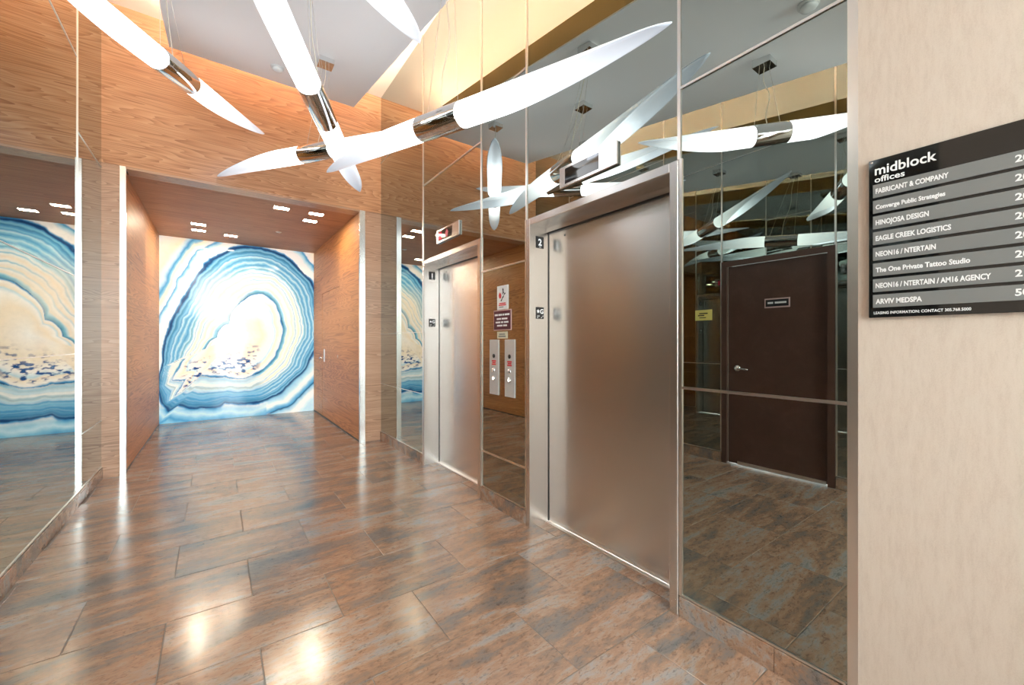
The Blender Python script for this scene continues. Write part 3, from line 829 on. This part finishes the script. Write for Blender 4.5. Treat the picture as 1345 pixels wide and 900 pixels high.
def lamp(center, axis, half, phi_p, phi_n, canopy, label, r=.08):
    ex = Vector(axis).normalized()
    ez = Vector((0, 0, 1)); ez = (ez - ex * ez.dot(ex)).normalized()
    ey = ez.cross(ex)
    root = tag(empty('pendant_lamp'), label, 'pendant lamp', 'quill shaped pendant lamps under the sloping ceiling')
    Mx = frame_matrix(center, ex, ey, ez)
    root.matrix_world = Mx
    L0 = .20 * half / 1.5 + .0
    half_tube('shade', 1, r, L0 - .02, L0 + .16, half, phi_p, root)
    half_tube('shade', -1, r, L0 - .02, L0 + .16, half, phi_n, root)
    prof = [(r - .01, -L0), (r + .003, -L0), (r + .004, -L0 + .004), (r + .004, L0 - .004), (r + .003, L0), (r - .01, L0)]
    sl = lathe('sleeve', prof, M_CHROME, root, (0, 0, 0), (1, 0, 0), 40)
    # canopy on the sloping ceiling
    inv = Mx.inverted()
    cx_, cy_ = canopy
    cz = cloud_z(cy_)
    k = .065
    bmv = boxverts(cx_ - k, cx_ + k, cy_ - k, cy_ + k, cz - .055, cz)
    bmv = [(p[0], p[1], p[2] + (0.16 * (p[1] - cy_) - .0005 if p[2] > cz - .01 else 0)) for p in bmv]
    obj_from('canopy', [inv @ Vector(p) for p in bmv], BOXF, M_CHROME, root)
    for sg in (-1, 1):
        tube('cable', [inv @ Vector((cx_ + .04 * sg * ex.x, cy_ + .04 * sg * ex.y, cz - .055)), (sg * L0 * .75, 0, r + .003)], .0016, M_CABLE, root, 5)
    top = inv @ Vector((cx_, cy_, cz - .055)); bot = Vector((0, 0, r + .003))
    pts = []
    for i in range(19):
        q = i / 18; p = top.lerp(bot, q)
        wv = .022 * math.sin(q * math.pi) * math.sin(q * 7.5 + cx_ * 9)
        pts.append(p + Vector((wv, wv * .6, 0)))
    tube('power_cord', pts, .0032, M_CORD, root, 6)
    return root
PI = math.pi
def span(p, q): return (Vector(q) - Vector(p))
# 1: upper left, near the left mirrors
lamp((-.26, 4.03, 3.39), (.432, .888, .148), 1.48, -1.0, 0.0, (-.30, 3.75), 'pendant lamp at upper left, its tip pointing at the wood header')
# 2: coming down the middle of the ceiling
lamp((.595, 3.215, 3.045), (.683, 1.333, -.165), 1.5, 0.2, 0.0, (.50, 3.02), 'steep pendant lamp in the middle, its lower end crossing another lamp')
# 3: overhead, only its tip is seen directly
lamp((.033, 1.435, 2.986), (.84, .61, -.143), 1.05, 0.0, 0.0, (.08, 1.447), 'short pendant lamp at the top edge, only its tip in direct view')
# 4: far lamp crossing under the steep one
lamp((.79, 4.275, 3.150), (.55, -.835, -.035), 1.42, 0.0, PI, (.84, 4.17), 'far small-looking pendant lamp whose tip points left across the wood header')
# 5: long lamp beside the elevator wall
a5, b5 = (.80, 3.93, 2.92), (1.646, 1.053, 2.67)
lamp(tuple((Vector(a5) + Vector(b5)) / 2), tuple(span(a5, b5)), 1.5, 0.0, PI, (1.18, 2.30), 'long pendant lamp close to the mirrors, pointing up over elevator 2')

# ceiling devices
def detector(x, y, label, group=None):
    d = tag(empty('smoke_detector', (x, y, cloud_z(y) - .001)), label, 'smoke detector')
    lathe('base', [(0, .008), (.06, .008), (.06, -.012), (0, -.012)], M_WHITE, d)
    lathe('cover', [(.045, -.012), (.05, -.022), (.042, -.036), (.02, -.040), (0, -.040)], M_WHITE, d)
detector(0.498, 4.701, 'round white smoke detector behind the steep pendant lamp')
detector(.537, 1.0, 'round white smoke detector on the ceiling nearest the beige wall')

# ================================================================== unseen glazed entrance, inferred from mural glare; layout invented to admit daylight
wr = struct(boxes('wall_rear', [(XL - .2, XR + .25, YREAR - .1, YREAR, 4.2, ZC), (XL - .2, -.08, YREAR - .1, YREAR, 0, 2.32), (.98, XR + .25, YREAR - .1, YREAR, 0, 2.32)], M_BEIGE))
win = struct(empty('window_1', ((XL + XR) / 2, YREAR, 0)))
xs = [XL, -.05, 0.95, XR]
for x in xs: wbox('mullion', x - .03, x + .03, YREAR - .08, YREAR - .01, 0 if x in xs[1:3] else 2.32, 4.2, M_DARKFRAME, win)
for z in (.03, 2.35, 4.17):
    for a, b in zip(xs[:-1], xs[1:]):
        if z < 1 and a != xs[1]: continue
        wbox('rail', a + .03, b - .03, YREAR - .08, YREAR - .01, z - .03, z + .03, M_DARKFRAME, win)
for z0, z1 in ((.06, 2.32), (2.38, 4.14)):
    for a, b in zip(xs[:-1], xs[1:]):
        if z0 < 1 and a != xs[1]: continue
        wbox('pane', a + .03, b - .03, YREAR - .05, YREAR - .04, z0, z1, M_GLASS, win)
